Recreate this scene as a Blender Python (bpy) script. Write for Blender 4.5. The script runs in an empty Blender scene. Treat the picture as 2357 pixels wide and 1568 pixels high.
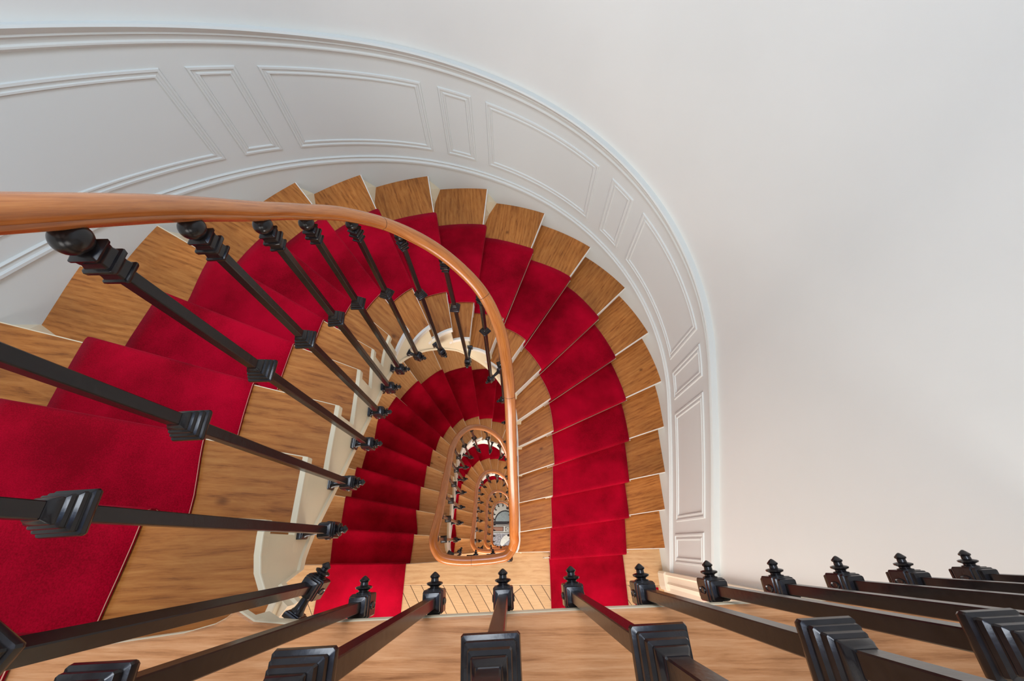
import bpy, bmesh, math, random
from mathutils import Vector, Matrix
random.seed(7)
C = bpy.context.scene.collection
R = 0.16                      # one stair riser, metres
A = 5.1                       # level of the first nosing line, in risers below the lens (minus one)
Z0 = 106.1 * R                # height of the lens above the ground floor

# ------------------------------------------------------------------ camera
cd = bpy.data.cameras.new('camera'); cam = bpy.data.objects.new('camera', cd); C.objects.link(cam)
cd.sensor_width = 36.0; cd.lens = 900.0 * 36.0 / 2357.0; cd.clip_start = 0.02; cd.clip_end = 200
_d = Vector((1177.5 - 1178.5, 784 - 1249.5, -900.0)).normalized()        # straight down, seen in the camera's frame
_r = (Vector((1, 0, 0)) - _d * _d.x).normalized()
_u = -_d; _y = _u.cross(_r)
cam.matrix_world = Matrix(((_r.x, _r.y, _r.z, 0), (_y.x, _y.y, _y.z, 0), (_u.x, _u.y, _u.z, Z0), (0, 0, 0, 1)))
bpy.context.scene.camera = cam

# ------------------------------------------------------------------ light
sc = bpy.context.scene
sc.view_settings.view_transform = 'Standard'; sc.view_settings.look = 'None'
sc.view_settings.gamma = 1.0; sc.view_settings.exposure = 0.15; sc.view_settings.use_curve_mapping = False
w = bpy.data.worlds.new('sky'); sc.world = w; w.use_nodes = True
bg = w.node_tree.nodes['Background']; bg.inputs[0].default_value = (0.16, 0.42, 1.0, 1); bg.inputs[1].default_value = 1.3

def area(name, loc, rot, sx, sy, power, col):
    l = bpy.data.lights.new(name, 'AREA'); l.shape = 'RECTANGLE'; l.size = sx; l.size_y = sy
    l.energy = power; l.color = col
    o = bpy.data.objects.new(name, l); C.objects.link(o); o.location = loc; o.rotation_euler = rot
    return o
area('skylight_lamp', (-0.4, 0.9, Z0 + 2.25), (0, 0, 0), 1.1, 1.1, 62, (0.90, 0.95, 1.0))
for j in range(6):                       # unseen fill lamp added on every storey to brighten it, behind the balustrade
    zl = Z0 - (A + 1 + 20 * j) * R
    area('landing_fill_lamp', (-0.5, -2.55, zl + 1.5), (math.radians(78), 0, 0), 2.6, 1.3, 50 if j == 0 else (130 if j == 1 else 200), (1.0, 0.97, 0.93))

# ------------------------------------------------------------------ plan (in risers; X right, Y into the stair, D below the lens)
def P(x, y, D): return Vector((x * R, y * R, Z0 - D * R))

def catmull(pts, n=12):
    out = []
    for i in range(len(pts) - 1):
        p0 = pts[max(i - 1, 0)]; p1 = pts[i]; p2 = pts[i + 1]; p3 = pts[min(i + 2, len(pts) - 1)]
        for k in range(n):
            t = k / n
            out.append(tuple(0.5 * ((2 * b) + (-a + c) * t + (2 * a - 5 * b + 4 * c - d) * t * t + (-a + 3 * b - 3 * c + d) * t ** 3)
                             for a, b, c, d in zip(p0, p1, p2, p3)))
    out.append(tuple(pts[-1])); return out

class Path:
    def __init__(s, pts):
        s.p = pts; s.L = [0.0]
        for a, b in zip(pts, pts[1:]): s.L.append(s.L[-1] + math.dist(a, b))
    def at(s, t):
        L = s.L
        if t <= 0: i = 0
        elif t >= L[-1]: i = len(L) - 2
        else:
            lo, hi = 0, len(L) - 1
            while hi - lo > 1:
                m = (lo + hi) // 2
                if L[m] <= t: lo = m
                else: hi = m
            i = lo
        f = (t - L[i]) / max(1e-9, L[i + 1] - L[i])
        return tuple(a + (b - a) * f for a, b in zip(s.p[i], s.p[i + 1]))
    def tan(s, t):
        a = s.at(t - .04); b = s.at(t + .04); d = math.dist(a, b) or 1
        return ((b[0] - a[0]) / d, (b[1] - a[1]) / d)
    def near(s, q):
        best = (9e9, 0)
        for i in range(len(s.p) - 1):
            a, b = s.p[i], s.p[i + 1]; dx, dy = b[0] - a[0], b[1] - a[1]; l2 = dx * dx + dy * dy or 1e-9
            f = max(0, min(1, ((q[0] - a[0]) * dx + (q[1] - a[1]) * dy) / l2))
            e = math.dist(q, (a[0] + dx * f, a[1] + dy * f))
            if e < best[0]: best = (e, s.L[i] + f * math.sqrt(l2))
        return best[1]
    def cross(s, a, b):                     # arc length where the line a-b meets the path, nearest to point a
        best = None
        for i in range(len(s.p) - 1):
            p, q = s.p[i], s.p[i + 1]
            dx, dy = q[0] - p[0], q[1] - p[1]; ex, ey = b[0] - a[0], b[1] - a[1]
            den = dx * ey - dy * ex
            if abs(den) < 1e-9: continue
            f = ((a[0] - p[0]) * ey - (a[1] - p[1]) * ex) / den
            if -1e-6 <= f <= 1 + 1e-6:
                x = (p[0] + f * dx, p[1] + f * dy); d = math.dist(x, a)
                if best is None or d < best[0]: best = (d, s.L[i] + f * math.dist(p, q))
        return best[1]

# inner edge of the treads round the well (counter-clockwise from the landing corner at the left)
E_pts = [(-3.55, -.82), (-3.8, -.63), (-3.95, -.35), (-4.02, 0), (-4.05, .38), (-4.12, 1.77), (-4.15, 3.03), (-4.22, 4.25), (-4.33, 5.38),
         (-4.25, 6.39), (-3.9, 7.32), (-3.35, 7.95), (-2.66, 8.33), (-1.9, 8.38), (-1.15, 8.1), (-.45, 7.5), (0, 6.75), (.2, 5.9), (.27, 4.6),
         (.29, 3.3), (.33, 2), (.38, .7), (.38, 0), (.22, -.5), (-.25, -.8)]
E = Path(catmull(E_pts, 10))
CX, CY, RR = -2.62, 6.95, 11.37
YB = -17.0
wall_pts = [(CX - RR, YB + .5), (CX - RR, CY)] + [(CX + RR * math.cos(a), CY + RR * math.sin(a)) for a in
            [math.pi * (1 - i / 96) for i in range(1, 96)]] + [(CX + RR, CY), (CX + RR, YB + .5)]
WALL = Path(wall_pts)
S_OFF = CY - (YB + .5)                       # arc length at the start of the curve
# nosing lines 1..20: carpet inner, carpet outer, wall point
CI = {1: (-6.11, -1.09), 2: (-6.05, .45), 3: (-6.3, 1.91), 4: (-6.36, 3.48), 5: (-6.28, 5.07), 6: (-6.15, 6.46), 7: (-5.83, 7.76), 8: (-5.23, 8.88), 9: (-4.31, 9.83),
      10: (-3.02, 10.31), 11: (-1.84, 10.38), 12: (-.42, 10.1), 13: (.7, 9.39), 14: (1.55, 8.19), 15: (2.09, 6.88), 16: (2.27, 5.39), 17: (2.33, 3.84),
      18: (2.26, 2.29), 19: (2.24, .76), 20: (2.16, -.78)}
CO = {1: (-10.9, -1.13), 2: (-11.05, .7), 3: (-11.1, 2.7), 4: (-11.1, 4.74), 5: (-10.85, 6.85), 6: (-10.75, 9.1), 7: (-9.92, 11.09), 8: (-8.49, 12.95), 9: (-6.61, 14.51),
      10: (-4.04, 15.3), 11: (-1.47, 15.4), 12: (1.14, 14.6), 13: (3.29, 13.43), 14: (4.89, 11.41), 15: (5.85, 9.4), 16: (6.43, 7.23), 17: (6.6, 5.18),
      18: (6.59, 3.11), 19: (6.6, 1.31), 20: (6.48, -.51)}
OW = {1: (-13.99, -1.15), 2: (-13.99, .9), 3: (-13.99, 3.2), 4: (-13.99, 5.34), 5: (-13.98, 7.98), 6: (-13.5, 10.7), 7: (-12.3, 13.2), 8: (-10.32, 15.31), 9: (-7.9, 17.13), 10: (-4.67, 18.28),
      11: (-1.38, 18.3), 12: (1.9, 17.12), 13: (4.62, 15.49), 14: (6.65, 13.32), 15: (8.06, 10.92), 16: (8.73, 8.27), 17: (8.75, 5.88), 18: (8.75, 3.54),
      19: (8.75, 1.66), 20: (8.75, -.3)}
tE = {1: 0.0}; tW = {}
for k in range(1, 21):
    tW[k] = WALL.near(OW[k])
    if 1 < k < 20: tE[k] = E.cross(CI[k], OW[k])
tE[20] = E.near((.22, -.5))
tE[0] = -.3; tE[21] = tE[20] + .45
def lerpk(d, k, lo=1, hi=20):
    k = max(lo, min(hi, k)); i = min(int(math.floor(k)), hi - 1); f = k - i
    return d[i] + (d[i + 1] - d[i]) * f
def cat1(d, k, lo=1, hi=20):
    k0 = k; k = max(lo, min(hi, k)); i = min(int(math.floor(k)), hi - 1); t = k - i
    a, b, c, e = d[max(lo, i - 1)], d[i], d[i + 1], d[min(hi, i + 2)]
    r = tuple(0.5 * (2 * q + (-p + s) * t + (2 * p - 5 * q + 4 * s - u) * t * t + (-p + 3 * q - 3 * s + u) * t ** 3) for p, q, s, u in zip(a, b, c, e))
    if k0 != k:                             # straight on past the ends
        n1, n2 = (d[lo], d[lo + 1]) if k0 < lo else (d[hi], d[hi - 1])
        f = abs(k0 - k); r = tuple(x + (x - y) * f for x, y in zip(r, n2))
    return r
def e_at(k):
    if k < 1: return (-3.55 - (1 - k) * .5, -.82 - (1 - k) * 1.5)
    return E.at(lerpk(tE, k))
def w_at(k):
    if k < 1: return (CX - RR, OW[1][1] - (1 - k) * 2.0)
    if k > 20: return (CX + RR, OW[20][1] - (k - 20) * 2.0)
    return WALL.at(lerpk(tW, k))
GAP = {k: max(.8, math.dist([(a + b) / 2 for a, b in zip(CI[k], CO[k])], [(a + b) / 2 for a, b in zip(CI[k - 1], CO[k - 1])])) for k in range(2, 21)}
GAP[1] = 1.9
SB = {k: .62 if k == 1 else .30 if k < 9 else (.25 if k < 12 else .17) for k in range(1, 21)}      # how far each riser sits behind its nosing
def back(k, off): return k - off / GAP[max(1, min(20, int(k)))]

# depth of the (smoothed) nosing line along the wall; s = arc length measured from the start of the curve
_raw = [(-14.5, 6.1), (-8.05, 6.1), (-6.05, 7.1), (-3.75, 8.1)] + [(tW[k] - S_OFF, A + k) for k in range(4, 21)] + [(45.2, 26.1), (60, 26.1)]
def _nz(s):
    for (a, x), (b, y) in zip(_raw, _raw[1:]):
        if s <= b: return x + (y - x) * max(0, (s - a)) / (b - a)
    return 26.1
def nose_wall(s): return sum(_nz(s + d) for d in (-1.5, -1, -.5, 0, .5, 1, 1.5)) / 7.0
def wall_pt(s, off=0.0):
    p = WALL.at(s + S_OFF); t = WALL.tan(s + S_OFF)
    return (p[0] + t[1] * off, p[1] - t[0] * off)         # off > 0 : into the room

# balusters: plan position, depth of bracket, collar and ball
DB = [0, 8.35, 9.35, 10.3, 11.15, 12.1, 13.0, 14.2, 15.6, 16.9, 18.2, 19.0, 19.8, 20.6, 21.4, 22.3, 23.25, 24.2, 25.2, 26.1]
DK = [0, 3.43, 4.49, 5.46, 6.57, 7.71, 8.7, 9.84, 11.15, 12.2, 13.3]
DT = [0, .6, 1.55, 2.55, 3.58, 4.71, 5.75, 6.9, 8.24, 9.41, 10.75, 11.8, 12.8, 13.75, 14.7, 15.6, 16.5, 17.4, 18.3, 19.2]
W1 = [0, (-3.51, .21), (-3.68, 1.2), (-3.73, 2.29), (-3.87, 3.39), (-3.98, 4.51), (-4.02, 5.56), (-3.75, 6.64), (-3.09, 7.5), (-2.07, 7.63), (-1.03, 7.27),
      (-.42, 6.45), (-.17, 5.5), (-.07, 4.7), (-.03, 3.95), (0, 3.2), (.03, 2.5), (.07, 1.75), (.1, 1.05), (.1, .4)]
W2 = [0, (-3.62, .16), (-3.62, 1.2), (-3.66, 2.25), (-3.7, 3.33), (-3.76, 4.4), (-3.79, 5.45), (-3.55, 6.5), (-2.97, 7.38), (-1.96, 7.6), (-1.0, 7.25)] + W1[11:]
LB = [(-2.30, -.71), (-1.22, -.66), (-.17, -.62), (.89, -.56), (1.97, -.53), (3.04, -.49), (4.07, -.47), (5.10, -.43), (6.12, -.39), (7.16, -.35)]
LB = [(x * .948 + .045, y - (.045 if x > 0 else .02)) for x, y in LB]
C0 = (-3.05, -.6)

# ------------------------------------------------------------------ materials
def mat(name, rough=.5, spec=.5, coat=0, metal=0, sheen=0):
    m = bpy.data.materials.new(name); m.use_nodes = True; nt = m.node_tree; b = nt.nodes['Principled BSDF']
    b.inputs['Roughness'].default_value = rough; b.inputs['Metallic'].default_value = metal
    b.inputs['Specular IOR Level'].default_value = spec; b.inputs['Coat Weight'].default_value = coat
    b.inputs['Sheen Weight'].default_value = sheen
    return m, nt, b
def nd(nt, t, **k):
    n = nt.nodes.new(t)
    for a, v in k.items():
        if a in n.inputs.keys(): n.inputs[a].default_value = v
        else: setattr(n, a, v)
    return n
def ramp(nt, fac, stops):
    r = nt.nodes.new('ShaderNodeValToRGB'); e = r.color_ramp.elements
    e[0].position, e[0].color = stops[0][0], (*stops[0][1], 1); e[1].position, e[1].color = stops[-1][0], (*stops[-1][1], 1)
    for p, c in stops[1:-1]:
        x = e.new(p); x.color = (*c, 1)
    nt.links.new(fac, r.inputs[0]); return r
def bump(nt, b, h, s, d=.002):
    n = nd(nt, 'ShaderNodeBump'); n.inputs['Strength'].default_value = s; n.inputs['Distance'].default_value = d
    nt.links.new(h, n.inputs['Height']); nt.links.new(n.outputs[0], b.inputs['Normal'])
def coords(nt, scale, obj=True, rot=(0, 0, 0), rnd=True, src=None):
    tc = nd(nt, 'ShaderNodeTexCoord'); mp = nd(nt, 'ShaderNodeMapping')
    mp.inputs['Scale'].default_value = scale; mp.inputs['Rotation'].default_value = rot
    if src:
        at_ = nd(nt, 'ShaderNodeAttribute'); at_.attribute_name = src; nt.links.new(at_.outputs['Vector'], mp.inputs[0]); return mp.outputs[0]
    src = tc.outputs['Object']
    if rnd:
        oi = nd(nt, 'ShaderNodeObjectInfo'); ml = nd(nt, 'ShaderNodeVectorMath', operation='SCALE'); ml.inputs['Scale'].default_value = 37.0
        cmb = nd(nt, 'ShaderNodeCombineXYZ')
        for i in range(3): nt.links.new(oi.outputs['Random'], cmb.inputs[i])
        nt.links.new(cmb.outputs[0], ml.inputs[0])
        ad = nd(nt, 'ShaderNodeVectorMath', operation='ADD'); nt.links.new(src, ad.inputs[0]); nt.links.new(ml.outputs[0], ad.inputs[1]); src = ad.outputs[0]
    nt.links.new(src, mp.inputs[0]); return mp.outputs[0]
def wood(name, dark, mid, light, rough=.35, coat=.3, spec=.3, scale=(1.2, 16, 16), knots=True, vary=.25, fig=6.0, attr=False):
    m, nt, b = mat(name, rough, spec, coat); b.inputs['Coat Roughness'].default_value = .25
    src = 'grain' if attr else None
    v = coords(nt, scale, src=src)
    n1 = nd(nt, 'ShaderNodeTexNoise', Scale=fig, Detail=4.0, Roughness=.6, Distortion=.8); nt.links.new(v, n1.inputs['Vector'])
    wv = nd(nt, 'ShaderNodeTexWave', Scale=3.0, Distortion=16.0, Detail=4.0); wv.bands_direction = 'Y'; wv.inputs['Detail Scale'].default_value = .8
    nt.links.new(coords(nt, (scale[0] * .35, scale[1] * .45, scale[2] * .45), src=src), wv.inputs['Vector'])
    v2 = coords(nt, (7.0, 150, 150), src=src)
    n2 = nd(nt, 'ShaderNodeTexNoise', Scale=2.0, Detail=5.0, Roughness=.75); nt.links.new(v2, n2.inputs['Vector'])
    m0 = nd(nt, 'ShaderNodeMix', data_type='FLOAT'); m0.inputs[0].default_value = .16
    nt.links.new(n1.outputs[0], m0.inputs[2]); nt.links.new(wv.outputs['Fac'], m0.inputs[3])
    mx = nd(nt, 'ShaderNodeMix', data_type='FLOAT'); mx.inputs[0].default_value = .42
    nt.links.new(m0.outputs[0], mx.inputs[2]); nt.links.new(n2.outputs[0], mx.inputs[3])
    r = ramp(nt, mx.outputs[0], [(.30, dark), (.47, mid), (.66, light)])
    col = r.outputs[0]
    if knots:
        v3 = coords(nt, (4, 7, 7)); vo = nd(nt, 'ShaderNodeTexVoronoi', Scale=1.0); nt.links.new(v3, vo.inputs['Vector'])
        kr = ramp(nt, vo.outputs['Distance'], [(0.03, (.25, .18, .14)), (.12, (1, 1, 1))])
        mm = nd(nt, 'ShaderNodeMix', data_type='RGBA', blend_type='MULTIPLY'); mm.inputs[0].default_value = .8
        nt.links.new(col, mm.inputs[6]); nt.links.new(kr.outputs[0], mm.inputs[7]); col = mm.outputs[2]
    v4 = coords(nt, (1, 2, 2)); n4 = nd(nt, 'ShaderNodeTexNoise', Scale=3.0, Detail=2.0); nt.links.new(v4, n4.inputs['Vector'])
    pr = ramp(nt, n4.outputs[0], [(.3, (1 - vary,) * 3), (.7, (1.0,) * 3)])
    m2 = nd(nt, 'ShaderNodeMix', data_type='RGBA', blend_type='MULTIPLY'); m2.inputs[0].default_value = 1
    nt.links.new(col, m2.inputs[6]); nt.links.new(pr.outputs[0], m2.inputs[7])
    oi = nd(nt, 'ShaderNodeObjectInfo'); mr = nd(nt, 'ShaderNodeMapRange'); mr.inputs['To Min'].default_value = .84; mr.inputs['To Max'].default_value = 1.12
    nt.links.new(oi.outputs['Random'], mr.inputs['Value']); hs = nd(nt, 'ShaderNodeHueSaturation'); nt.links.new(mr.outputs[0], hs.inputs['Value']); nt.links.new(m2.outputs[2], hs.inputs['Color'])
    nt.links.new(hs.outputs[0] if name.startswith('tread') else m2.outputs[2], b.inputs['Base Color'])
    bump(nt, b, n2.outputs[0], .15, .0015)
    return m
def paint(name, c, rough=.45, bscale=30, bs=.08, blotch=.04, bl_scale=.8):
    m, nt, b = mat(name, rough, .35)
    v = coords(nt, (1, 1, 1), rnd=False)
    n = nd(nt, 'ShaderNodeTexNoise', Scale=bl_scale, Detail=4.0, Roughness=.55); nt.links.new(v, n.inputs['Vector'])
    r = ramp(nt, n.outputs[0], [(.35, tuple(x * (1 - blotch) for x in c)), (.65, c)])
    nt.links.new(r.outputs[0], b.inputs['Base Color'])
    n2 = nd(nt, 'ShaderNodeTexNoise', Scale=float(bscale), Detail=3.0); nt.links.new(v, n2.inputs['Vector'])
    bump(nt, b, n2.outputs[0], bs, .002); return m

M = {}
M['wall'] = paint('wall_plaster', (.70, .715, .69), .75, 14, .10, .05, .9)
M['dado'] = paint('dado_paint', (.63, .66, .64), .5, 25, .05, .02)
M['cream'] = paint('cream_paint', (.82, .71, .50), .35, 40, .15, .06, 6)
M['white'] = paint('white_paint', (.86, .83, .76), .35, 40, .1, .05, 6)
M['tread'] = wood('tread_wood', (.17, .046, .007), (.45, .153, .030), (.59, .240, .058), .42, .08, .25, (1.0, 7, 7))
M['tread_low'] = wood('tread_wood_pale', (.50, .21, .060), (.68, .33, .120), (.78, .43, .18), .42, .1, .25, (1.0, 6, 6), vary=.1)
M['landing'] = wood('landing_wood', (.22, .075, .018), (.50, .215, .080), (.66, .34, .16), .34, .15, .35, (.7, 8, 8), knots=False, fig=5.0)
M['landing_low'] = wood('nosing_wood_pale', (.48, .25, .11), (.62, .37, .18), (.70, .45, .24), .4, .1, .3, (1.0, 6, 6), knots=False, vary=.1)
M['rail'] = wood('handrail_wood', (.26, .065, .010), (.46, .140, .024), (.58, .21, .05), .22, .45, .45, (1.2, 9, 9), attr=True, knots=False, vary=.15)

m, nt, b = mat('plank_wood', .4, .5, .2); M['plank'] = m
v = coords(nt, (1, 1, 1), rot=(0, 0, math.radians(55.7)), rnd=False)
br = nd(nt, 'ShaderNodeTexBrick', Scale=1.0); br.offset = .5
br.inputs['Brick Width'].default_value = 9.0; br.inputs['Row Height'].default_value = .082; br.inputs['Mortar Size'].default_value = .0028; br.inputs['Mortar Smooth'].default_value = .1
br.inputs['Color1'].default_value = (.62, .38, .19, 1); br.inputs['Color2'].default_value = (.70, .46, .25, 1); br.inputs['Mortar'].default_value = (.10, .05, .025, 1)
nt.links.new(v, br.inputs['Vector'])
v2 = coords(nt, (2, 30, 1), rot=(0, 0, math.radians(55.7)), rnd=False); n = nd(nt, 'ShaderNodeTexNoise', Scale=5.0, Detail=4.0); nt.links.new(v2, n.inputs['Vector'])
r = ramp(nt, n.outputs[0], [(.3, (.82, .80, .76)), (.7, (1, 1, 1))]); mm = nd(nt, 'ShaderNodeMix', data_type='RGBA', blend_type='MULTIPLY'); mm.inputs[0].default_value = 1
nt.links.new(br.outputs[0], mm.inputs[6]); nt.links.new(r.outputs[0], mm.inputs[7]); nt.links.new(mm.outputs[2], b.inputs['Base Color'])

m, nt, b = mat('red_carpet', .95, .05, 0, 0, .14); M['carpet'] = m
b.inputs['Sheen Roughness'].default_value = .5; b.inputs['Sheen Tint'].default_value = (1, .12, .22, 1)
v = coords(nt, (1, 1, 1), rnd=False)
n = nd(nt, 'ShaderNodeTexNoise', Scale=2.2, Detail=5.0, Roughness=.6); nt.links.new(v, n.inputs['Vector'])
n2 = nd(nt, 'ShaderNodeTexNoise', Scale=260.0, Detail=2.0); nt.links.new(v, n2.inputs['Vector'])
ad = nd(nt, 'ShaderNodeMix', data_type='FLOAT'); ad.inputs[0].default_value = .3; nt.links.new(n.outputs[0], ad.inputs[2]); nt.links.new(n2.outputs[0], ad.inputs[3])
r = ramp(nt, ad.outputs[0], [(.38, (.19, .0004, .006)), (.62, (.46, .0012, .020))]); nt.links.new(r.outputs[0], b.inputs['Base Color'])
bump(nt, b, n2.outputs[0], .35, .002)

m, nt, b = mat('black_iron', .26, .35, .12); M['iron'] = m; b.inputs['Coat Roughness'].default_value = .18
v = coords(nt, (1, 1, 1)); n = nd(nt, 'ShaderNodeTexNoise', Scale=90.0, Detail=3.0); nt.links.new(v, n.inputs['Vector'])
r = ramp(nt, n.outputs[0], [(.3, (.006, .005, .006)), (.75, (.016, .012, .012))]); nt.links.new(r.outputs[0], b.inputs['Base Color']); bump(nt, b, n.outputs[0], .25, .0012)
m, nt, b = mat('dark_seam', .7); b.inputs['Base Color'].default_value = (.03, .012, .006, 1); M['seam'] = m
m, nt, b = mat('carpet_rod_brass', .3, .5, 0, 1); b.inputs['Base Color'].default_value = (.62, .5, .38, 1); M['brass'] = m
m, nt, b = mat('cream_binding', .8); b.inputs['Base Color'].default_value = (.55, .25, .18, 1); M['binding'] = m
def flat(name, c, rough=.5, sc_=60., k=.25):
    m, nt, b = mat(name, rough, .4); v = coords(nt, (1, 1, 1), rnd=False)
    n = nd(nt, 'ShaderNodeTexNoise', Scale=sc_, Detail=3.0); nt.links.new(v, n.inputs['Vector'])
    r = ramp(nt, n.outputs[0], [(.35, tuple(x * (1 - k) for x in c)), (.65, c)]); nt.links.new(r.outputs[0], b.inputs['Base Color']); return m
M['tile'] = flat('floor_tile_grey', (.34, .35, .40), .35, 22, .6)
M['tile_pale'] = flat('floor_tile_pale', (.62, .64, .62), .35)
M['tile_blue'] = flat('floor_tile_blue_grey', (.30, .38, .42), .35, 30, .2)
M['tile_dark'] = flat('floor_tile_dark', (.03, .035, .045), .35)
M['tile_pink'] = flat('floor_tile_rust', (.30, .16, .12), .35)
M['coir'] = flat('orange_coir', (.75, .33, .18), .95, 120, .6)
M['door'] = paint('door_paint', (.84, .76, .60), .4)

# ------------------------------------------------------------------ mesh helpers
def link(name, me, parent=None):
    o = bpy.data.objects.new(name, me); C.objects.link(o)
    if parent: o.parent = parent
    return o
def mesh(name, vs, fs, mats, fm=None, smooth=False):
    me = bpy.data.meshes.new(name); me.from_pydata([tuple(v) for v in vs], [], fs)
    for m_ in mats: me.materials.append(m_)
    if fm: me.polygons.foreach_set('material_index', fm)
    if smooth: me.polygons.foreach_set('use_smooth', [True] * len(me.polygons))
    me.validate(); me.update()
    b_ = bmesh.new(); b_.from_mesh(me); bmesh.ops.recalc_face_normals(b_, faces=b_.faces); b_.to_mesh(me); b_.free()
    return me
def empty(name, label, cat, loc, group=None):
    o = bpy.data.objects.new(name, None); C.objects.link(o); o.location = loc; o.empty_display_size = .1
    o['label'] = label; o['category'] = cat
    if group: o['group'] = group
    return o
def place(o, loc):                           # keep world-space mesh, move origin
    o.data.transform(Matrix.Translation(-Vector(loc))); o.location = loc
def child(name, me, root):                   # mesh given in world space
    me.transform(Matrix.Translation(-root.location)); o = link(name, me, root); return o
def grid(rows, closed_u=False, closed_v=False):
    n = len(rows); k = len(rows[0]); vs = [v for r_ in rows for v in r_]; fs = []
    for i in range(n if closed_v else n - 1):
        for j in range(k if closed_u else k - 1):
            a = i * k + j; b_ = i * k + (j + 1) % k; i2 = (i + 1) % n
            fs.append((a, b_, i2 * k + (j + 1) % k, i2 * k + j))
    return vs, fs
def prism(top, thick, mats, axis=Vector((0, 0, -1)), cap_mat=0, side_mat=0):
    n = len(top); vs = list(top) + [v + axis * thick for v in top]
    fs = [tuple(range(n)), tuple(range(2 * n - 1, n - 1, -1))] + [(i, i + n, (i + 1) % n + n, (i + 1) % n) for i in range(n)]
    return vs, fs, [cap_mat, cap_mat] + [side_mat] * n
def smooth_by_angle(me, ang=35):
    b_ = bmesh.new(); b_.from_mesh(me)
    for f in b_.faces: f.smooth = True
    for e in b_.edges:
        if len(e.link_faces) == 2: e.smooth = e.calc_face_angle(0) < math.radians(ang)
    b_.to_mesh(me); b_.free()
def bevel(o, w_=.004, seg=2):
    md = o.modifiers.new('edges', 'BEVEL'); md.width = w_; md.segments = seg; md.limit_method = 'ANGLE'; md.angle_limit = math.radians(40)
    md.use_clamp_overlap = True
    return o

# square "lathe" (loops with chamfered corners) about z, and a round one about x
def sq_loops(prof, ch=.12):
    rows = []
    for z, h in prof:
        c = h * ch; rows.append([Vector(p + (z,)) for p in ((h, -h + c), (h, h - c), (h - c, h), (-h + c, h), (-h, h - c), (-h, -h + c), (-h + c, -h), (h - c, -h))])
    return rows
def solid(rows):
    vs, fs = grid(rows, closed_u=True); k = len(rows[0]); n = len(rows)
    fs.append(tuple(reversed(range(k)))); fs.append(tuple(range((n - 1) * k, n * k))); return vs, fs
def merge(parts):
    vs, fs = [], []
    for v, f in parts:
        o = len(vs); vs += v; fs += [tuple(i + o for i in q) for q in f]
    return vs, fs
def lathe_x(prof, n=14):
    return solid([[Vector((x, r_ * math.cos(2 * math.pi * i / n), r_ * math.sin(2 * math.pi * i / n))) for i in range(n)] for x, r_ in prof])

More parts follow.
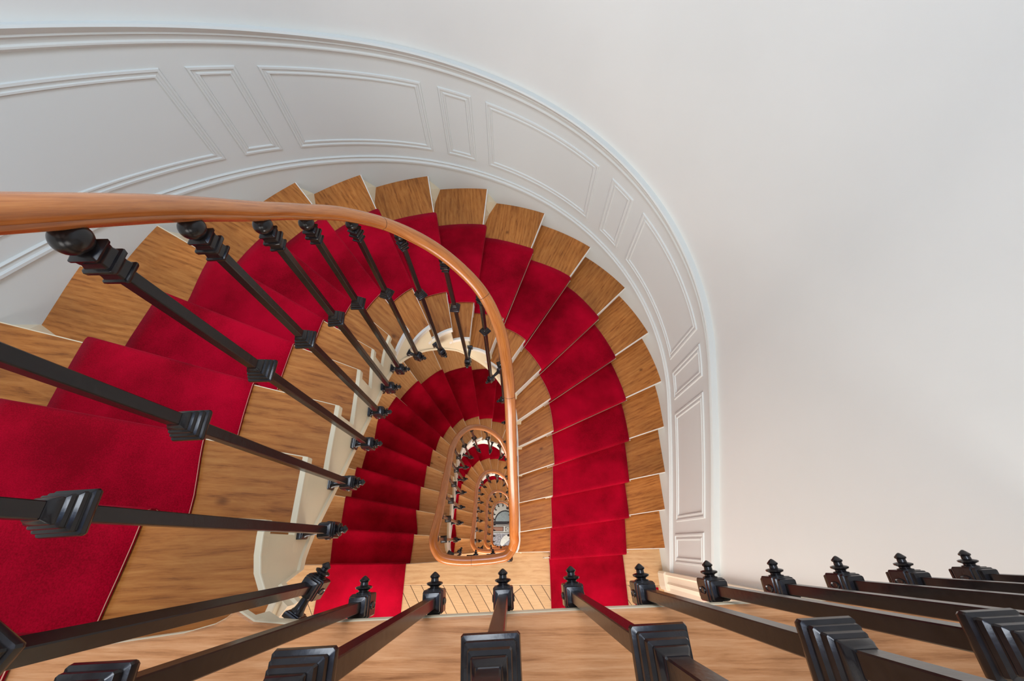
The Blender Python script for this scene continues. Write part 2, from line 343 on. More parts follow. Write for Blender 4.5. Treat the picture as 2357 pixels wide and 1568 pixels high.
# ------------------------------------------------------------------ walls
def build_walls():
    top, bot = -15.5, 107.2
    pts = WALL.p; rows = []
    zs = [top, -8, -2, 2, 6, 10, 15, 20, 30, 45, 60, 75, 90, bot]
    outer = [wall_pt(L - S_OFF, -.7) for L in WALL.L]
    loop = lambda D: [P(x, y, D) for x, y in pts]
    n_ = len(pts); vs = []; fs = []
    for D in zs: vs += [P(x, y, D) for x, y in pts]
    vs += [P(x, y, top) for x, y in outer] + [P(x, y, bot) for x, y in outer]
    for i in range(len(zs) - 1):
        for q in range(n_ - 1): fs.append((i * n_ + q, i * n_ + q + 1, (i + 1) * n_ + q + 1, (i + 1) * n_ + q))
    a, b_, c = len(zs) * n_, (len(zs) + 1) * n_, (len(zs) - 1) * n_
    for q in range(n_ - 1):
        fs.append((a + q + 1, a + q, b_ + q, b_ + q + 1)); fs.append((a + q, a + q + 1, q + 1, q)); fs.append((c + q, c + q + 1, b_ + q + 1, b_ + q))
    me = mesh('wall_curved', vs, fs, [M['wall']]); smooth_by_angle(me, 30)
    o = link('wall_curved', me); o['kind'] = 'structure'; o['label'] = 'tall white plaster wall curving round the stairwell'
    v, f, _ = prism([P(-15, YB, top), P(10, YB, top), P(10, YB + .5, top), P(-15, YB + .5, top)], (bot - top) * R, None)
    o = link('wall_back', mesh('wall_back', v, f, [M['wall']])); o['kind'] = 'structure'
    # ceiling with a skylight opening
    zc = top
    ox0, ox1, oy0, oy1 = -10.0, 5.0, -3.0, 14.0
    X0, X1, Y0, Y1 = -15, 10, YB, 19.5
    v = []; f = []
    def quad(a, b_, c, d):
        p, q, _m = prism([P(a, b_, zc), P(c, b_, zc), P(c, d, zc), P(a, d, zc)], .15, None, Vector((0, 0, 1)))
        n_ = len(v); v.extend(p); f.extend([tuple(i + n_ for i in t) for t in q])
    quad(X0, Y0, X1, oy0); quad(X0, oy1, X1, Y1); quad(X0, oy0, ox0, oy1); quad(ox1, oy0, X1, oy1)
    o = link('ceiling', mesh('ceiling', v, f, [M['wall']])); o['kind'] = 'structure'
    # ground floor
    D = 106.1
    v, f, _ = prism([P(-15, YB, D), P(10, YB, D), P(10, 19.5, D), P(-15, 19.5, D)], .2, None)
    fl = link('floor', mesh('floor', v, f, [M['tile']])); fl['kind'] = 'structure'; fl['label'] = 'grey mosaic ground floor at the bottom of the stairwell'
    # inlay seen through the well
    parts = []; mi = []
    mats = [M['tile_pale'], M['tile_blue'], M['tile_dark'], M['tile_pink']]
    e = .004
    def slab(pts2, h, m_):
        p, q, _m = prism([P(x, y, D) + Vector((0, 0, h)) for x, y in pts2], h, None); parts.append((p, q)); mi.extend([m_] * len(q))
    def disc(cx, cy, r0, a0=0, a1=360, n=40): return [(cx + r0 * math.cos(math.radians(a0 + (a1 - a0) * i / n)), cy + r0 * math.sin(math.radians(a0 + (a1 - a0) * i / n))) for i in range(n + (0 if a1 - a0 == 360 else 1))]
    slab(disc(-1.6, 4.6, 4.2, 0, 180), e, 0)
    slab(disc(-1.6, 4.55, 2.6, 0, 180), 2 * e, 2); slab(disc(-1.6, 4.55, 2.35, 0, 180), 3 * e, 1)
    slab([(-6, 3.9), (3, 3.9), (3, 4.65), (-6, 4.65)], 4 * e, 2)
    slab([(-6, 2.0), (3, 2.0), (3, 3.95), (-6, 3.95)], 5 * e, 0)
    slab([(-6, 3.7), (3, 3.7), (3, 3.82), (-6, 3.82)], 6 * e, 2); slab([(-6, 2.1), (3, 2.1), (3, 2.22), (-6, 2.22)], 6 * e, 2)
    slab([(-4.6, 2.45), (-1.95, 2.45), (-1.95, 3.5), (-4.6, 3.5)], 6 * e, 2); slab([(-4.5, 2.55), (-2.1, 2.55), (-2.1, 3.4), (-4.5, 3.4)], 7 * e, 3)
    slab([(-1.55, 2.45), (-.35, 2.45), (-.35, 3.5), (-1.55, 3.5)], 6 * e, 2); slab([(-1.42, 2.55), (-.48, 2.55), (-.48, 3.4), (-1.42, 3.4)], 7 * e, 0)
    for a, b_ in (((-1.4, 2.6), (-.5, 3.35)), ((-1.4, 3.35), (-.5, 2.6))):
        d = (b_[1] - a[1]); s_ = .05
        slab([(a[0] - s_, a[1]), (a[0] + s_, a[1]), (b_[0] + s_, b_[1]), (b_[0] - s_, b_[1])], 8 * e, 2)
    slab(disc(-.6, -.3, 2.1, 60, 200, 24), 2 * e, 0)
    v, f = merge(parts)
    o = child('mosaic_inlay', mesh('mosaic_inlay', v, f, mats, mi), fl); o['label'] = 'pale and dark geometric inlay'

def sweep_wall(name, prof, s0, s1, off, mt, step=.35, smooth=True):
    n = int((s1 - s0) / step); rows = []
    for i in range(n + 1):
        s = s0 + (s1 - s0) * i / n; D = nose_wall(s)
        rows.append([P(*wall_pt(s, a), D + b_ + off) for a, b_ in prof])
    vs, fs = grid(rows)
    k = len(prof); fs.append(tuple(range(k))); fs.append(tuple(range((n + 1) * k - 1, n * k - 1, -1)))
    me = mesh(name, vs, fs, [mt]); smooth_by_angle(me, 30)
    o = link(name, me); o['kind'] = 'structure'; return o

def build_dado():
    o = sweep_wall('trim_1', [(-.05, -6.42), (.24, -6.40), (.27, -6.33), (.20, -6.24), (.15, -6.17), (.16, -6.12), (.09, -6.06), (.08, -5.95), (.12, -5.90), (.12, -5.85), (.07, -5.78), (-.05, -5.77)], -14.3, 44.6, 0, M['dado'])
    o['label'] = 'moulded dado rail sweeping up the curved wall'
    # flat painted field under the rail
    sweep_wall('trim_2', [(-.02, -5.80), (.018, -5.80), (.018, -1.0), (-.02, -1.0)], -14.3, 44.6, 0, M['dado'])['label'] = 'painted dado field of the curved wall'
    sweep_wall('trim_3', [(-.05, -1.12), (.05, -1.11), (.10, -1.06), (.06, -1.0), (.07, -.93), (.13, -.88), (.13, -.80), (-.05, -.80)], -14.3, 44.6, 0, M['dado'])['label'] = 'base moulding stepping along above the treads'
    sweep_wall('trim_4', [(-.02, -.82), (.05, -.82), (.05, 1.3), (-.02, 1.3)], -14.3, 44.6, 0, M['dado'])['label'] = 'plain skirting below the base moulding'
    panels = [(-11.5, -4.6), (-3.35, -1.9), (-.9, 7.45), (8.15, 9.65), (10.35, 16.4), (17.1, 18.6), (19.25, 25.2), (26.0, 27.4), (28.1, 33.9), (34.5, 35.9), (36.55, 41.7), (42.25, 43.65)]
    prof = [(0, 0), (.03, .055), (.10, .06), (.13, .02), (.20, .02), (.23, .05), (.28, .05), (.31, .012), (.32, -.01)]
    for i, (s0, s1) in enumerate(panels):
        rows = []; n = max(4, int((s1 - s0) / .4)); m_ = 8
        flat_ = s0 > 42
        for d, h in prof:
            a, b_ = s0 + d, s1 - d; top, bo = -5.12 + d, -1.68 - d; ring = []
            if flat_: top += .12; bo += .2
            for q in range(n): s = a + (b_ - a) * q / n; ring.append(P(*wall_pt(s, h + .018), nose_wall(s) + top))
            for q in range(m_): ring.append(P(*wall_pt(b_, h + .018), nose_wall(b_) + top + (bo - top) * q / m_))
            for q in range(n): s = b_ + (a - b_) * q / n; ring.append(P(*wall_pt(s, h + .018), nose_wall(s) + bo))
            for q in range(m_): ring.append(P(*wall_pt(a, h + .018), nose_wall(a) + bo + (top - bo) * q / m_))
            rows.append(ring)
        vs, fs = grid(rows, closed_u=True); me = mesh('trim', vs, fs, [M['dado']]); smooth_by_angle(me, 30)
        o = link('trim_%d' % (5 + i), me); o['kind'] = 'structure'
        o['label'] = ('narrow' if s1 - s0 < 2 else 'wide') + ' raised panel moulding on the dado'
    # door casing where the dado ends on the landing below
    Db = 26.1
    g = [(0, 0), (.22, 0), (.26, .12), (.18, .2), (.18, .45), (.24, .55), (.14, .75), (.14, .8), (0, .8)]
    y0 = -1.45
    rows = [[P(8.75 - a, y0 - b_, D) for a, b_ in g] for D in (Db, 12.2)]
    v, f = solid(rows); o = link('trim_20', mesh('trim_20', v, f, [M['door']])); o['kind'] = 'structure'; o['label'] = 'cream door casing on the landing below'
    rows = [[P(8.75 - a, y0 - b_ - 7.0, D) for a, b_ in g] for D in (Db, 12.2)]
    v, f = solid(rows); o = link('trim_21', mesh('trim_21', v, f, [M['door']])); o['kind'] = 'structure'
    v, f, _ = prism([P(8.75, y0 - .8, 12.4), P(8.62, y0 - .8, 12.4), P(8.62, y0 - 7, 12.4), P(8.75, y0 - 7, 12.4)], 13.7 * R, None)
    o = link('door_1', mesh('door_1', v, f, [M['door']])); o['kind'] = 'structure'; o['label'] = 'cream door on the landing below'
    v, f, _ = prism([P(8.35, y0 - 3.2, 19.2), P(8.62, y0 - 3.2, 19.2), P(8.62, y0 - 2.8, 19.2), P(8.35, y0 - 2.8, 19.2)], .06, None)
    # foot of the skirting that ends the dado
    g = [(0, 0), (.30, 0), (.36, .1), (.36, .7), (.3, .9), (0, .9)]
    rows = [[P(8.75 - a, y0 + .02 - b_, D) for a, b_ in g] for D in (Db, Db - 1.0)]
    v, f = solid(rows); o = link('trim_22', mesh('trim_22', v, f, [M['door']])); o['kind'] = 'structure'; bevel(o, .006)

# ------------------------------------------------------------------ stairs
TH = .21                                        # tread thickness
def build_flight(j, label, carpet_label):
    base = 20 * j; low = j > 0
    root = empty('stair_flight', label, 'staircase', P(-2, 5, A + base + 21), 'flights of the winding staircase')
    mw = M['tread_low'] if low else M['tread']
    for k in range(1, 20):
        D = A + k + 1 + base
        kf, kb = k + 1, back(k, .72)
        # local frame along the nosing, so that the grain follows the board
        ei, wo = e_at(k + 1), w_at(k + .5)
        mid = P((ei[0] + wo[0]) / 2, (ei[1] + wo[1]) / 2, D); ang = math.atan2(wo[1] - ei[1], wo[0] - ei[0])
        us = [0, .0] + [i / 10 for i in range(1, 11)]
        nv = 8; top = []
        for v_ in range(nv + 1):
            kk = kb + (kf - kb) * v_ / (nv - 1) if v_ < nv - 1 else (back(k + 1, .03) if v_ == nv - 1 else kf); a, b_ = e_at(kk), w_at(kk)
            L = math.dist(a, b_); row = []
            us[1] = .11 / L
            for u in us: row.append(P(a[0] + (b_[0] - a[0]) * u, a[1] + (b_[1] - a[1]) * u, D))
            top.append(row)
        nr, nc = len(top), len(top[0]); vs = [v for r_ in top for v in r_]; N = len(vs)
        vs += [v - Vector((0, 0, TH * R)) for v in vs]; fs = []; fm = []
        for a in range(nr - 1):
            for c in range(nc - 1):
                q = (a * nc + c, a * nc + c + 1, (a + 1) * nc + c + 1, (a + 1) * nc + c)
                fs.append(q); fm.append(1 if c == 0 or a == nr - 2 else 0); fs.append(tuple(i + N for i in reversed(q))); fm.append(0)
        for c in range(nc - 1):
            a = (nr - 1) * nc + c; fs.append((a, a + 1, a + 1 + N, a + N)); fm.append(1); fs.append((c + 1, c, c + N, c + 1 + N)); fm.append(1)
        for a in range(nr - 1):
            q = a * nc; fs.append((q + nc, q, q + N, q + nc + N)); fm.append(1); q = a * nc + nc - 1; fs.append((q, q + nc, q + nc + N, q + N)); fm.append(0)
        me = mesh('tread', vs, fs, [mw, M['white'] if k > 6 else M['cream']], fm)
        Mx = Matrix.Translation(mid) @ Matrix.Rotation(ang, 4, 'Z'); me.transform(Mx.inverted())
        o = link('tread', me, root); o.matrix_local = Matrix.Translation(-root.location) @ Mx
        bevel(o, .006, 2)
    for k in range(1, 21):
        D0, D1 = A + k + base + .02, A + k + 1 + base
        flare = 4 <= k <= 11 and not low
        us = [0, .25, .5, .75, .9, 1.0]; fr = []
        for D_, o_ in ((D0, 0), (D1, 1)):
            for th in (0, .1):
                row = []
                for u in us:
                    sb = SB[k] + (.12 - SB[k]) * u
                    if flare and o_ and u > .8: sb -= .42 * (u - .8) / .2
                    kk = back(k, sb + th) if sb + th >= 0 else k - (sb + th) / GAP[min(20, k + 1)]
                    a_, b_ = e_at(kk + .02 * (1 - u)), w_at(kk); row.append(P(a_[0] + (b_[0] - a_[0]) * u, a_[1] + (b_[1] - a_[1]) * u, D_))
                fr.append(row)
        v, f = solid([[fr[0][i], fr[2][i], fr[3][i], fr[1][i]] for i in range(len(us))])
        child('riser', mesh('riser', v, f, [M['cream'] if k < 12 and not low else M['white']]), root)
    # stringer: stepped face round the well
    def ofs(t, d): p = E.at(t); q = E.tan(t); return (p[0] + q[1] * -d, p[1] + q[0] * d)   # d>0 away from the well
    cols = []
    for k in range(1, 20):
        n = 8; ka, kb = back(k, SB[k]), back(k + 1, SB[k + 1])
        Dt = A + k + 1 + base + TH - .03
        for i in range(n + 1):
            kk = ka + (kb - ka) * i / n; cols.append((lerpk(tE, kk, 0, 21), kk, Dt))
    rows = []
    for t, kk, Dt in cols:
        th = 1.95 + .25 * math.exp(-((kk - 10.5) / 3.0) ** 2)
        nose = A + base + kk; Db = nose + th
        if kk < 2: Db = max(Db, A + base + 2.4) if kk > 1.3 else A + base + 2.6
        if kk > 19.2: Db = A + base + 21.3
        p0, p1 = ofs(t, .0), ofs(t, .30); pr = ofs(t, -.035)
        rows.append([P(*p0, Dt), P(*p1, Dt), P(*p1, Db), P(*pr, Db), P(*pr, Db - .16), P(*p0, Db - .2)])
    vs, fs = solid(rows); me = mesh('stringer', vs, fs, [M['cream'] if not low else M['white']]); smooth_by_angle(me, 30)
    child('stringer', me, root)

    # carpet
    croot = empty('stair_carpet', carpet_label, 'carpet', P(-2, 8, A + base + 21), 'red carpet runners on the flights')
    c = .05; rows = []
    def line(kk, D, nudge=0): 
        a, b_ = cat1(CI, kk), cat1(CO, kk); d = math.dist(a, b_); row = []
        for i in range(13):
            u = i / 12; row.append(P(a[0] + (b_[0] - a[0]) * u, a[1] + (b_[1] - a[1]) * u, D))
        return row
    def kk_(k, off): return k - off / GAP[k] if off >= 0 else k - off / GAP[min(20, k + 1)]
    D = A + 1 + base
    rows.append([P(-6.1 - 4.8 * i / 12, -4.15, D - c) for i in range(13)]); rows.append(line(kk_(1, .05), D - c))
    for k in range(1, 21):
        D = A + k + base
        for off, dz in ((.03, -c), (-.03, -.03), (-.06, .05), (-.06, .16), (-.02, .25), (.06, .29), (SB[k] - .07, .31)): rows.append(line(kk_(k, off), D + dz))
        rows.append(line(kk_(k, SB[k] - .06), D + .95 - c)); rows.append(line(kk_(k, SB[k] - .12), D + 1 - c))
        if k < 20:
            nxt = k + 1
            for f in (.25, .5, .75, .93): rows.append(line(k + f * (1 - .03), D + 1 - c))
    D = A + 21 + base
    for yy in (-1.2, -2.2, -4.5, -7.5, -10): rows.append([P(2.2 + (6.5 - 2.2) * i / 12, yy, D - c) for i in range(13)])
    vs, fs = grid(rows); me = mesh('runner', vs, fs, [M['carpet'], M['binding']], smooth=True)
    o = child('runner', me, croot)
    sd = o.modifiers.new('pile', 'SOLIDIFY'); sd.thickness = .007; sd.offset = 0
    if j == 0:
        rows_b = [r_[0] for r_ in rows]; 
        n = 6; rr = .0012; R2 = []
        for i, p in enumerate(rows_b):
            R2.append([p + Vector((rr * math.cos(2 * math.pi * q / n), 0, rr * math.sin(2 * math.pi * q / n) + .003)) for q in range(n)])
        v, f = solid(R2); child('edge_binding', mesh('edge_binding', v, f, [M['binding']], smooth=True), croot)
        for k in range(2, 21):
            kk = k - (SB[k] - .14) / GAP[k]; a, b_ = cat1(CI, kk), cat1(CO, kk); D = A + k + base + .80
            ux, uy = (b_[0] - a[0]), (b_[1] - a[1]); l_ = math.hypot(ux, uy); ux /= l_; uy /= l_
            p0 = P(a[0] - ux * .35, a[1] - uy * .35, D); p1 = P(b_[0] + ux * .35, b_[1] + uy * .35, D); L = (p1 - p0).length
            pr = [(0, .003), (.002, .007), (.008, .0075), (.012, .004), (.014, .0045), (L - .014, .0045), (L - .012, .004), (L - .008, .0075), (L - .002, .007), (L, .003)]
            v, f = lathe_x(pr, 8); me = mesh('carpet_rod', v, f, [M['brass']], smooth=True)
            me.transform(Matrix.Translation(p0 - croot.location) @ Matrix.Rotation(math.atan2(p1.y - p0.y, p1.x - p0.x), 4, 'Z'))
            link('carpet_rod', me, croot)['label'] = 'thin brass carpet rod'
    return root

def build_landing(j, label):
    """landing number j (0 = the one the picture is taken from) at D = A + 1 + 20 j"""
    D = A + 1 + 20 * j
    root = empty('stair_landing', label, 'landing', P(-2, -4, D), 'landings at the well edge')
    xe = 8.75 if j == 0 else None
    tip = (-3.55, -.82)
    edge = [(-14.0, -1.15), (-11, -1.13), (-6.2, -1.28), (-4.87, -1.10), (-4.15, -1.01), (-3.80, -.92), (-3.68, -.86), (-3.57, -.76), (-3.47, -.81), (-3.3, -.89), (-2.85, -.92), (-1.28, -.86), (.97, -.765)]
    if j == 0: edge += [(4.91, -.64), (8.75, -.51)]
    else:
        edge[1:6] = [(-11, -1.13), (-6.1, -1.09), (-4.87, -1.02), (-4.15, -.96), (-3.80, -.88)]
        edge = edge[:-1] + [(-.6, -.86), (-.1, -.72), (.12, -.5), (.3, -.35), (2.3, -.5), (8.75, .02)]
    yb = -2.15 if j else -3.0
    edge_back = [(8.75, yb), (-14.0, yb)]
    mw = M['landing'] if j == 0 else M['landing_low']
    top = [P(x, y, D) for x, y in edge + edge_back]
    v, f, fm = prism(top, TH * R, None, side_mat=1)
    o = child('nosing_board', mesh('nosing_board', v, f, [mw, M['cream'] if j == 0 else M['white']], fm), root); bevel(o, .006)
    # floor boards behind
    v, f, fm = prism([P(-14, yb, D), P(8.75, yb, D), P(8.75, YB + .5, D), P(-14, YB + .5, D)], .12, None)
    child('floor_boards', mesh('floor_boards', v, f, [M['plank']]), root)
    # fascia under the nosing
    e2 = [(x, y - .06) for x, y in edge[8:]]
    prof = [(0, TH - .02), (0, .66), (-.25, .66), (-.25, TH - .02)]
    rows = [[P(x, y + a, D + b_) for a, b_ in prof] for x, y in e2]
    v, f = solid(rows); me = mesh('fascia', v, f, [M['cream'] if j == 0 else M['white']]); child('fascia', me, root)
    return root

# ------------------------------------------------------------------ balusters
_cache = {}
def bar_mesh(h):                               # bracket block centre at 0, ball centre at h (metres)
    key = ('bar', round(h, 3))
    if key not in _cache:
        v, f = solid(sq_loops([(-.03, .0103), (h - .05, .0103)], .14)); _cache[key] = mesh('baluster', v, f, [M['iron']])
    return _cache[key]
def ball_mesh():
    if 'ball' not in _cache:
        n = 24; pr = []
        for i in range(1, 16):
            a = math.pi * i / 16; pr.append((-.0225 * math.cos(a), .0235 * math.sin(a)))
        rows = [[Vector((r_ * math.cos(2 * math.pi * q / n), r_ * math.sin(2 * math.pi * q / n), z)) for q in range(n)] for z, r_ in pr]
        ball = solid(rows)
        v, f = ball; me = mesh('finial_ball', v, f, [M['iron']], smooth=True); _cache['ball'] = me
    return _cache['ball']
def stack_mesh():
    if 'stack' not in _cache:
        prof = [(-.0800, .0120), (-.0795, .0180), (-.0760, .0195), (-.0735, .0190), (-.0715, .0160), (-.0640, .0150), (-.0580, .0152), (-.0545, .0175), (-.0535, .0215), (-.0480, .0225), (-.0455, .0215),
                (-.0440, .0180), (-.0370, .0165), (-.0345, .0170), (-.0300, .0175), (-.0270, .0200), (-.0235, .0205), (-.0215, .0180), (-.0170, .0130)]
        v, f = solid(sq_loops(prof, .12)); me = mesh('neck_moulding', v, f, [M['iron']]); smooth_by_angle(me, 42); _cache['stack'] = me
    return _cache['stack']
def collar_mesh():
    if 'collar' not in _cache:
        prof = [(-.004, .012), (-.002, .0245), (0, .0265), (.005, .0280), (.010, .0270), (.0115, .0232), (.0135, .0228), (.0150, .0238), (.0200, .0232), (.0225, .0195), (.0240, .0192),
                (.0255, .0200), (.0305, .0190), (.0330, .0158), (.0345, .0156), (.0365, .0160), (.0410, .0145), (.0440, .0125), (.0480, .0108)]
        v, f = solid(sq_loops(prof, .08)); me = mesh('collar', v, f, [M['iron']]); smooth_by_angle(me, 38); _cache['collar'] = me
    return _cache['collar']
def bracket_mesh(gap):                         # gap: block centre to stringer face (metres)
    g = max(.036, round(gap, 2)); key = ('br', g)
    if key not in _cache:
        parts = [solid(sq_loops([(-.040, .010), (-.038, .0165), (-.032, .0170), (-.0305, .0140), (-.0275, .0145), (-.0265, .0200), (-.0235, .0215), (-.0225, .0215), (.0150, .0215), (.0165, .0190), (.0185, .0188),
                                 (.0195, .0205), (.0255, .0200), (.0270, .0172), (.0290, .0170), (.0300, .0182), (.0355, .0172), (.0375, .0112)], .12))]
        for s_ in (-1, 1):                      # oval medallions on the side faces
            n = 16; rws = []
            for d, rad in ((.0205, .0105), (.0232, .0100), (.0240, .0080), (.0222, .0060), (.0222, .002)):
                rws.append([Vector((rad * .72 * math.cos(2 * math.pi * q / n) - .001, s_ * d, -.0035 + rad * 1.35 * math.sin(2 * math.pi * q / n))) for q in range(n)])
            parts.append(solid(rws))
        parts.append(lathe_x([(.0200, .0150), (.0235, .0150), (.0250, .0100), (.0275, .0105), (.0305, .0170), (.0335, .0178), (.0350, .0150), (.0365, .0085), (.0420, .0080), (.0440, .0105), (.0465, .0108), (.0520, .0050), (.0545, .0015)], 16))
        parts.append(lathe_x([(-.0190, .0145), (-.0235, .0140), (-.0260, .0095), (-.5 * (g + .020), .0085 if g < .05 else .0115), (-g + .016, .0135), (-g + .0125, .0165), (-g + .008, .0170)], 14))
        pl = sq_loops([(-g + .0115, .0140), (-g + .0105, .0195), (-g + .0085, .0200), (-g + .0075, .0235), (-g + .0035, .0250), (-g - .004, .0250)], .06)
        pl = [[Vector((v.z, v.x * .82, v.y)) for v in r_] for r_ in pl]
        parts.append(solid(pl))
        for q in parts[:4]:
            for v_ in q[0]: v_ *= 1.07
        v, f = merge(parts); me = mesh('bracket', v, f, [M['iron']]); smooth_by_angle(me, 40); _cache[key] = me
    return _cache[key]
def add_baluster(root, x, y, D, Dc, Dt, nx, ny, gap, lean=0.0):
    h = round((D - Dt) * R, 3); ang = math.atan2(ny, nx)
    o = link('baluster', bar_mesh(h), root); o.location = P(x, y, D) - root.location; o.rotation_euler = (Matrix.Rotation(-lean, 3, 'X') @ Matrix.Rotation(ang, 3, 'Z')).to_euler()
    for nm, me, z in (('finial_ball', ball_mesh(), h), ('neck_moulding', stack_mesh(), h), ('collar', collar_mesh(), (D - Dc) * R), ('bracket', bracket_mesh(gap * R), 0)):
        c_ = link(nm, me, o); c_.location = (0, 0, z)
    return o

RAIL = [(0, .031), (.012, .030), (.023, .025), (.032, .015), (.036, .004), (.0355, -.005), (.031, -.011), (.0285, -.012), (.0290, -.0145), (.0275, -.019), (.021, -.023), (.012, -.0245), (0, -.0245)]
RAIL = [(a * .9, b_ * .86) for a, b_ in RAIL]
RAIL = RAIL + [(-a, b_) for a, b_ in reversed(RAIL[1:-1])]
def build_rail(root, pts, name='handrail', seams=()):
    pts = [Vector(p) for p in catmull([tuple(p) for p in pts], 12)]
    rows = []; frames = []
    for i, p in enumerate(pts):
        t = (pts[min(i + 1, len(pts) - 1)] - pts[max(i - 1, 0)]).normalized(); s_ = t.cross(Vector((0, 0, 1))).normalized(); u = s_.cross(t)
        rows.append([p + s_ * a + u * b_ for a, b_ in RAIL]); frames.append((p, s_, u, t))
    # local origin with object texture running roughly along the rail is not needed: grain follows the noise
    v, f = solid(rows); me = mesh(name, v, f, [M['rail']]); smooth_by_angle(me, 40)
    L_ = 0; gr = []
    for i, p in enumerate(pts):
        if i: L_ += (p - pts[i - 1]).length
        for a, b_ in RAIL: gr += [L_, a * 2.5, b_ * 2.5]
    at = me.attributes.new('grain', 'FLOAT_VECTOR', 'POINT'); at.data.foreach_set('vector', gr)
    o = child(name, me, root)
    for q in seams:
        best = min(range(len(pts)), key=lambda i: (pts[i] - q).length); p, s_, u, t = frames[best]
        rws = [[p + t * d + s_ * a * 1.012 + u * b_ * 1.012 for a, b_ in RAIL] for d in (-.0010, .0010)]
        v, f = solid(rws); child('rail_joint', mesh('rail_joint', v, f, [M['seam']]), root)['label'] = 'dark joint in the handrail'
    return o

def well_normal(x, y):
    t = E.near((x, y)); p = E.at(t); dx, dy = x - p[0], y - p[1]; l_ = math.hypot(dx, dy) or 1
    q = E.tan(t); n = (q[1], -q[0])            # towards the well
    if n[0] * dx + n[1] * dy < 0: n = (-n[0], -n[1])
    return n, l_

def build_balustrade(j, label):
    base = 20 * j; root = empty('stair_balustrade', label, 'balustrade', P(-3, 3, A + 21 + base), 'balustrades of the lower flights' if j else None)
    Wp = W1 if j == 0 else W2; rp = []
    if j == 0:
        add_baluster(root, *C0, 7.1, 2.85, .35, *[.45, .89], .42)
        rp += [P(-2.75, -.69, .05), P(*C0, .05)]
    else:
        for (x, y) in LB[:3]: add_baluster(root, x, y, A + 1.6 + base, 3.0 + base, .35 + base, -.04, 1, .20)
        add_baluster(root, -3.2, -.57, 7.1 + base, 3.2 + base, .35 + base, .45, .89, .40)
        rp += [P(*W1[19], 19.05 + base - 20)] if False else []
        rp += [P(.02, -.25, .03 + base), P(-.22, -.52, .05 + base), P(-.6, -.62, .05 + base), P(*LB[1], .05 + base), P(*LB[0], .05 + base), P(-3.0, -.64, .05 + base), P(-3.38, -.38, .12 + base)]
    for i in range(1, 20):
        x, y = Wp[i]; (nx, ny), g = well_normal(x, y)
        Dc = DK[i] if i < len(DK) else DT[i] + (DB[i] - DT[i]) * .40
        add_baluster(root, x, y, DB[i] + base, Dc + base, DT[i] + base, nx, ny, g + .0)
        rp.append(P(x, y, DT[i] - .275 + base))
    rp += [P(.12, .05, 19.6 + base), P(.02, -.25, 20.03 + base)]
    if j == 4: pass
    seams = []
    if j == 0: seams = [P(-2.6, 6.9, 7.3), P(-.95, 7.1, 10.6), P(-.05, 4.8, 13.5)]
    if j == 1: seams = [P(-1.75, -.7, 20.05)]
    build_rail(root, rp, seams=seams)
    return root

def build_top_balustrade():
    root = empty('landing_balustrade', 'black iron balustrade along the edge of the nearest landing', 'balustrade', P(2, -.7, 6.7))
    for i, (x, y) in enumerate(LB): add_baluster(root, x, y - .065, 6.7, (2.64, 2.70, 2.87)[i] if i < 3 else 2.93, .35, -.045, 1, .22, lean=.016)
    rp = [P(8.75, -.29, .05)] + [P(x, y, .05) for x, y in reversed(LB)] + [P(-2.75, -.69, .05)]
    build_rail(root, rp)

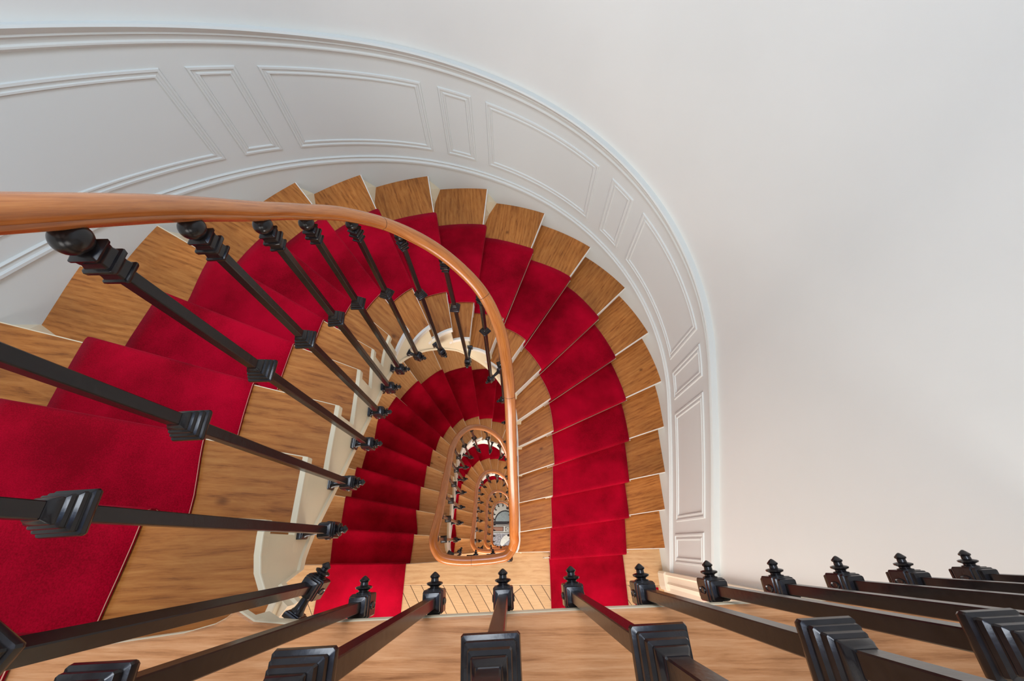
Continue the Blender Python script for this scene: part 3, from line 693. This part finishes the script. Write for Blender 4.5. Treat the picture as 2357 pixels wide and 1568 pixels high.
build_walls(); build_dado()
ord_ = ['topmost', 'second', 'third', 'fourth', 'lowest']
for j in range(5):
    build_flight(j, [
        'topmost winding flight of worn wooden steps descending clockwise from the near landing',
        'second winding flight of pale wooden steps, seen inside the first handrail turn',
        'third winding flight of pale wooden steps, seen inside the second handrail loop',
        'fourth winding flight of wooden steps, seen inside the third handrail loop',
        'lowest and smallest winding flight of darker steps, beside the mosaic floor'][j], [
        'wide red carpet runner on the topmost flight of steps',
        'red carpet runner on the second flight, left of the handrail loop',
        'dark red carpet strip on the third flight, seen inside the largest handrail loop',
        'short red carpet strip on the fourth flight, seen inside the second handrail loop',
        'red carpet runner on the lowest flight, almost hidden by handrails'][j])
    build_balustrade(j, [
        'black iron balustrade with orange wooden handrail sweeping round the topmost flight',
        'balustrade with the outermost of the nested handrail loops, on the second flight',
        'balustrade with the second largest nested handrail loop, on the third flight',
        'balustrade with the third largest nested handrail loop, on the fourth flight',
        'balustrade with the smallest nested handrail loop, around the mosaic floor'][j])
for j in range(5):
    build_landing(j, ['near landing of reddish worn wood under the lens at the bottom edge',
                      'pale boarded landing one storey below, with diagonal planks between two carpets',
                      'landing two storeys below, at the foot of the largest handrail loop',
                      'landing three storeys below, at the foot of the second handrail loop',
                      'landing four storeys below, just above the mosaic floor'][j])
build_top_balustrade()

# carpet lying on the landing below, left side and link at the back
for j in range(1, 5):
    D = A + 1 + 20 * j
    v, f, _ = prism([P(2.2, -9.5, D - .075), P(6.5, -9.5, D - .075), P(6.5, -13.5, D - .075), P(-10.9, -13.5, D - .075), P(-10.9, -4.1, D - .075), P(-6.1, -4.1, D - .075), P(-6.1, -9.5, D - .075)], .075 * R, None)
    o = link('landing_carpet', mesh('landing_carpet', v, f, [M['carpet']])); 
    o['label'] = ['', 'red carpet on the landing one storey below', 'red carpet on the landing two storeys below', 'red carpet on the landing three storeys below', 'red carpet on the landing four storeys below'][j]
    o['category'] = 'carpet'; place(o, P(-2, -11, D))
D = 26.1
dm = empty('doormat', 'speckled orange coir doormat with a red edge beside the door on the landing below', 'doormat', P(7.8, -3.5, D))
v, f, _ = prism([P(7.0, -2.35, D - .08), P(8.2, -2.35, D - .08), P(8.2, -6.5, D - .08), P(7.0, -6.5, D - .08)], .08 * R, None)
child('mat_pile', mesh('mat_pile', v, f, [M['coir']]), dm)
v, f, _ = prism([P(6.9, -2.25, D - .05), P(8.3, -2.25, D - .05), P(8.3, -6.6, D - .05), P(6.9, -6.6, D - .05)], .05 * R, None)
child('mat_border', mesh('mat_border', v, f, [M['carpet']]), dm)
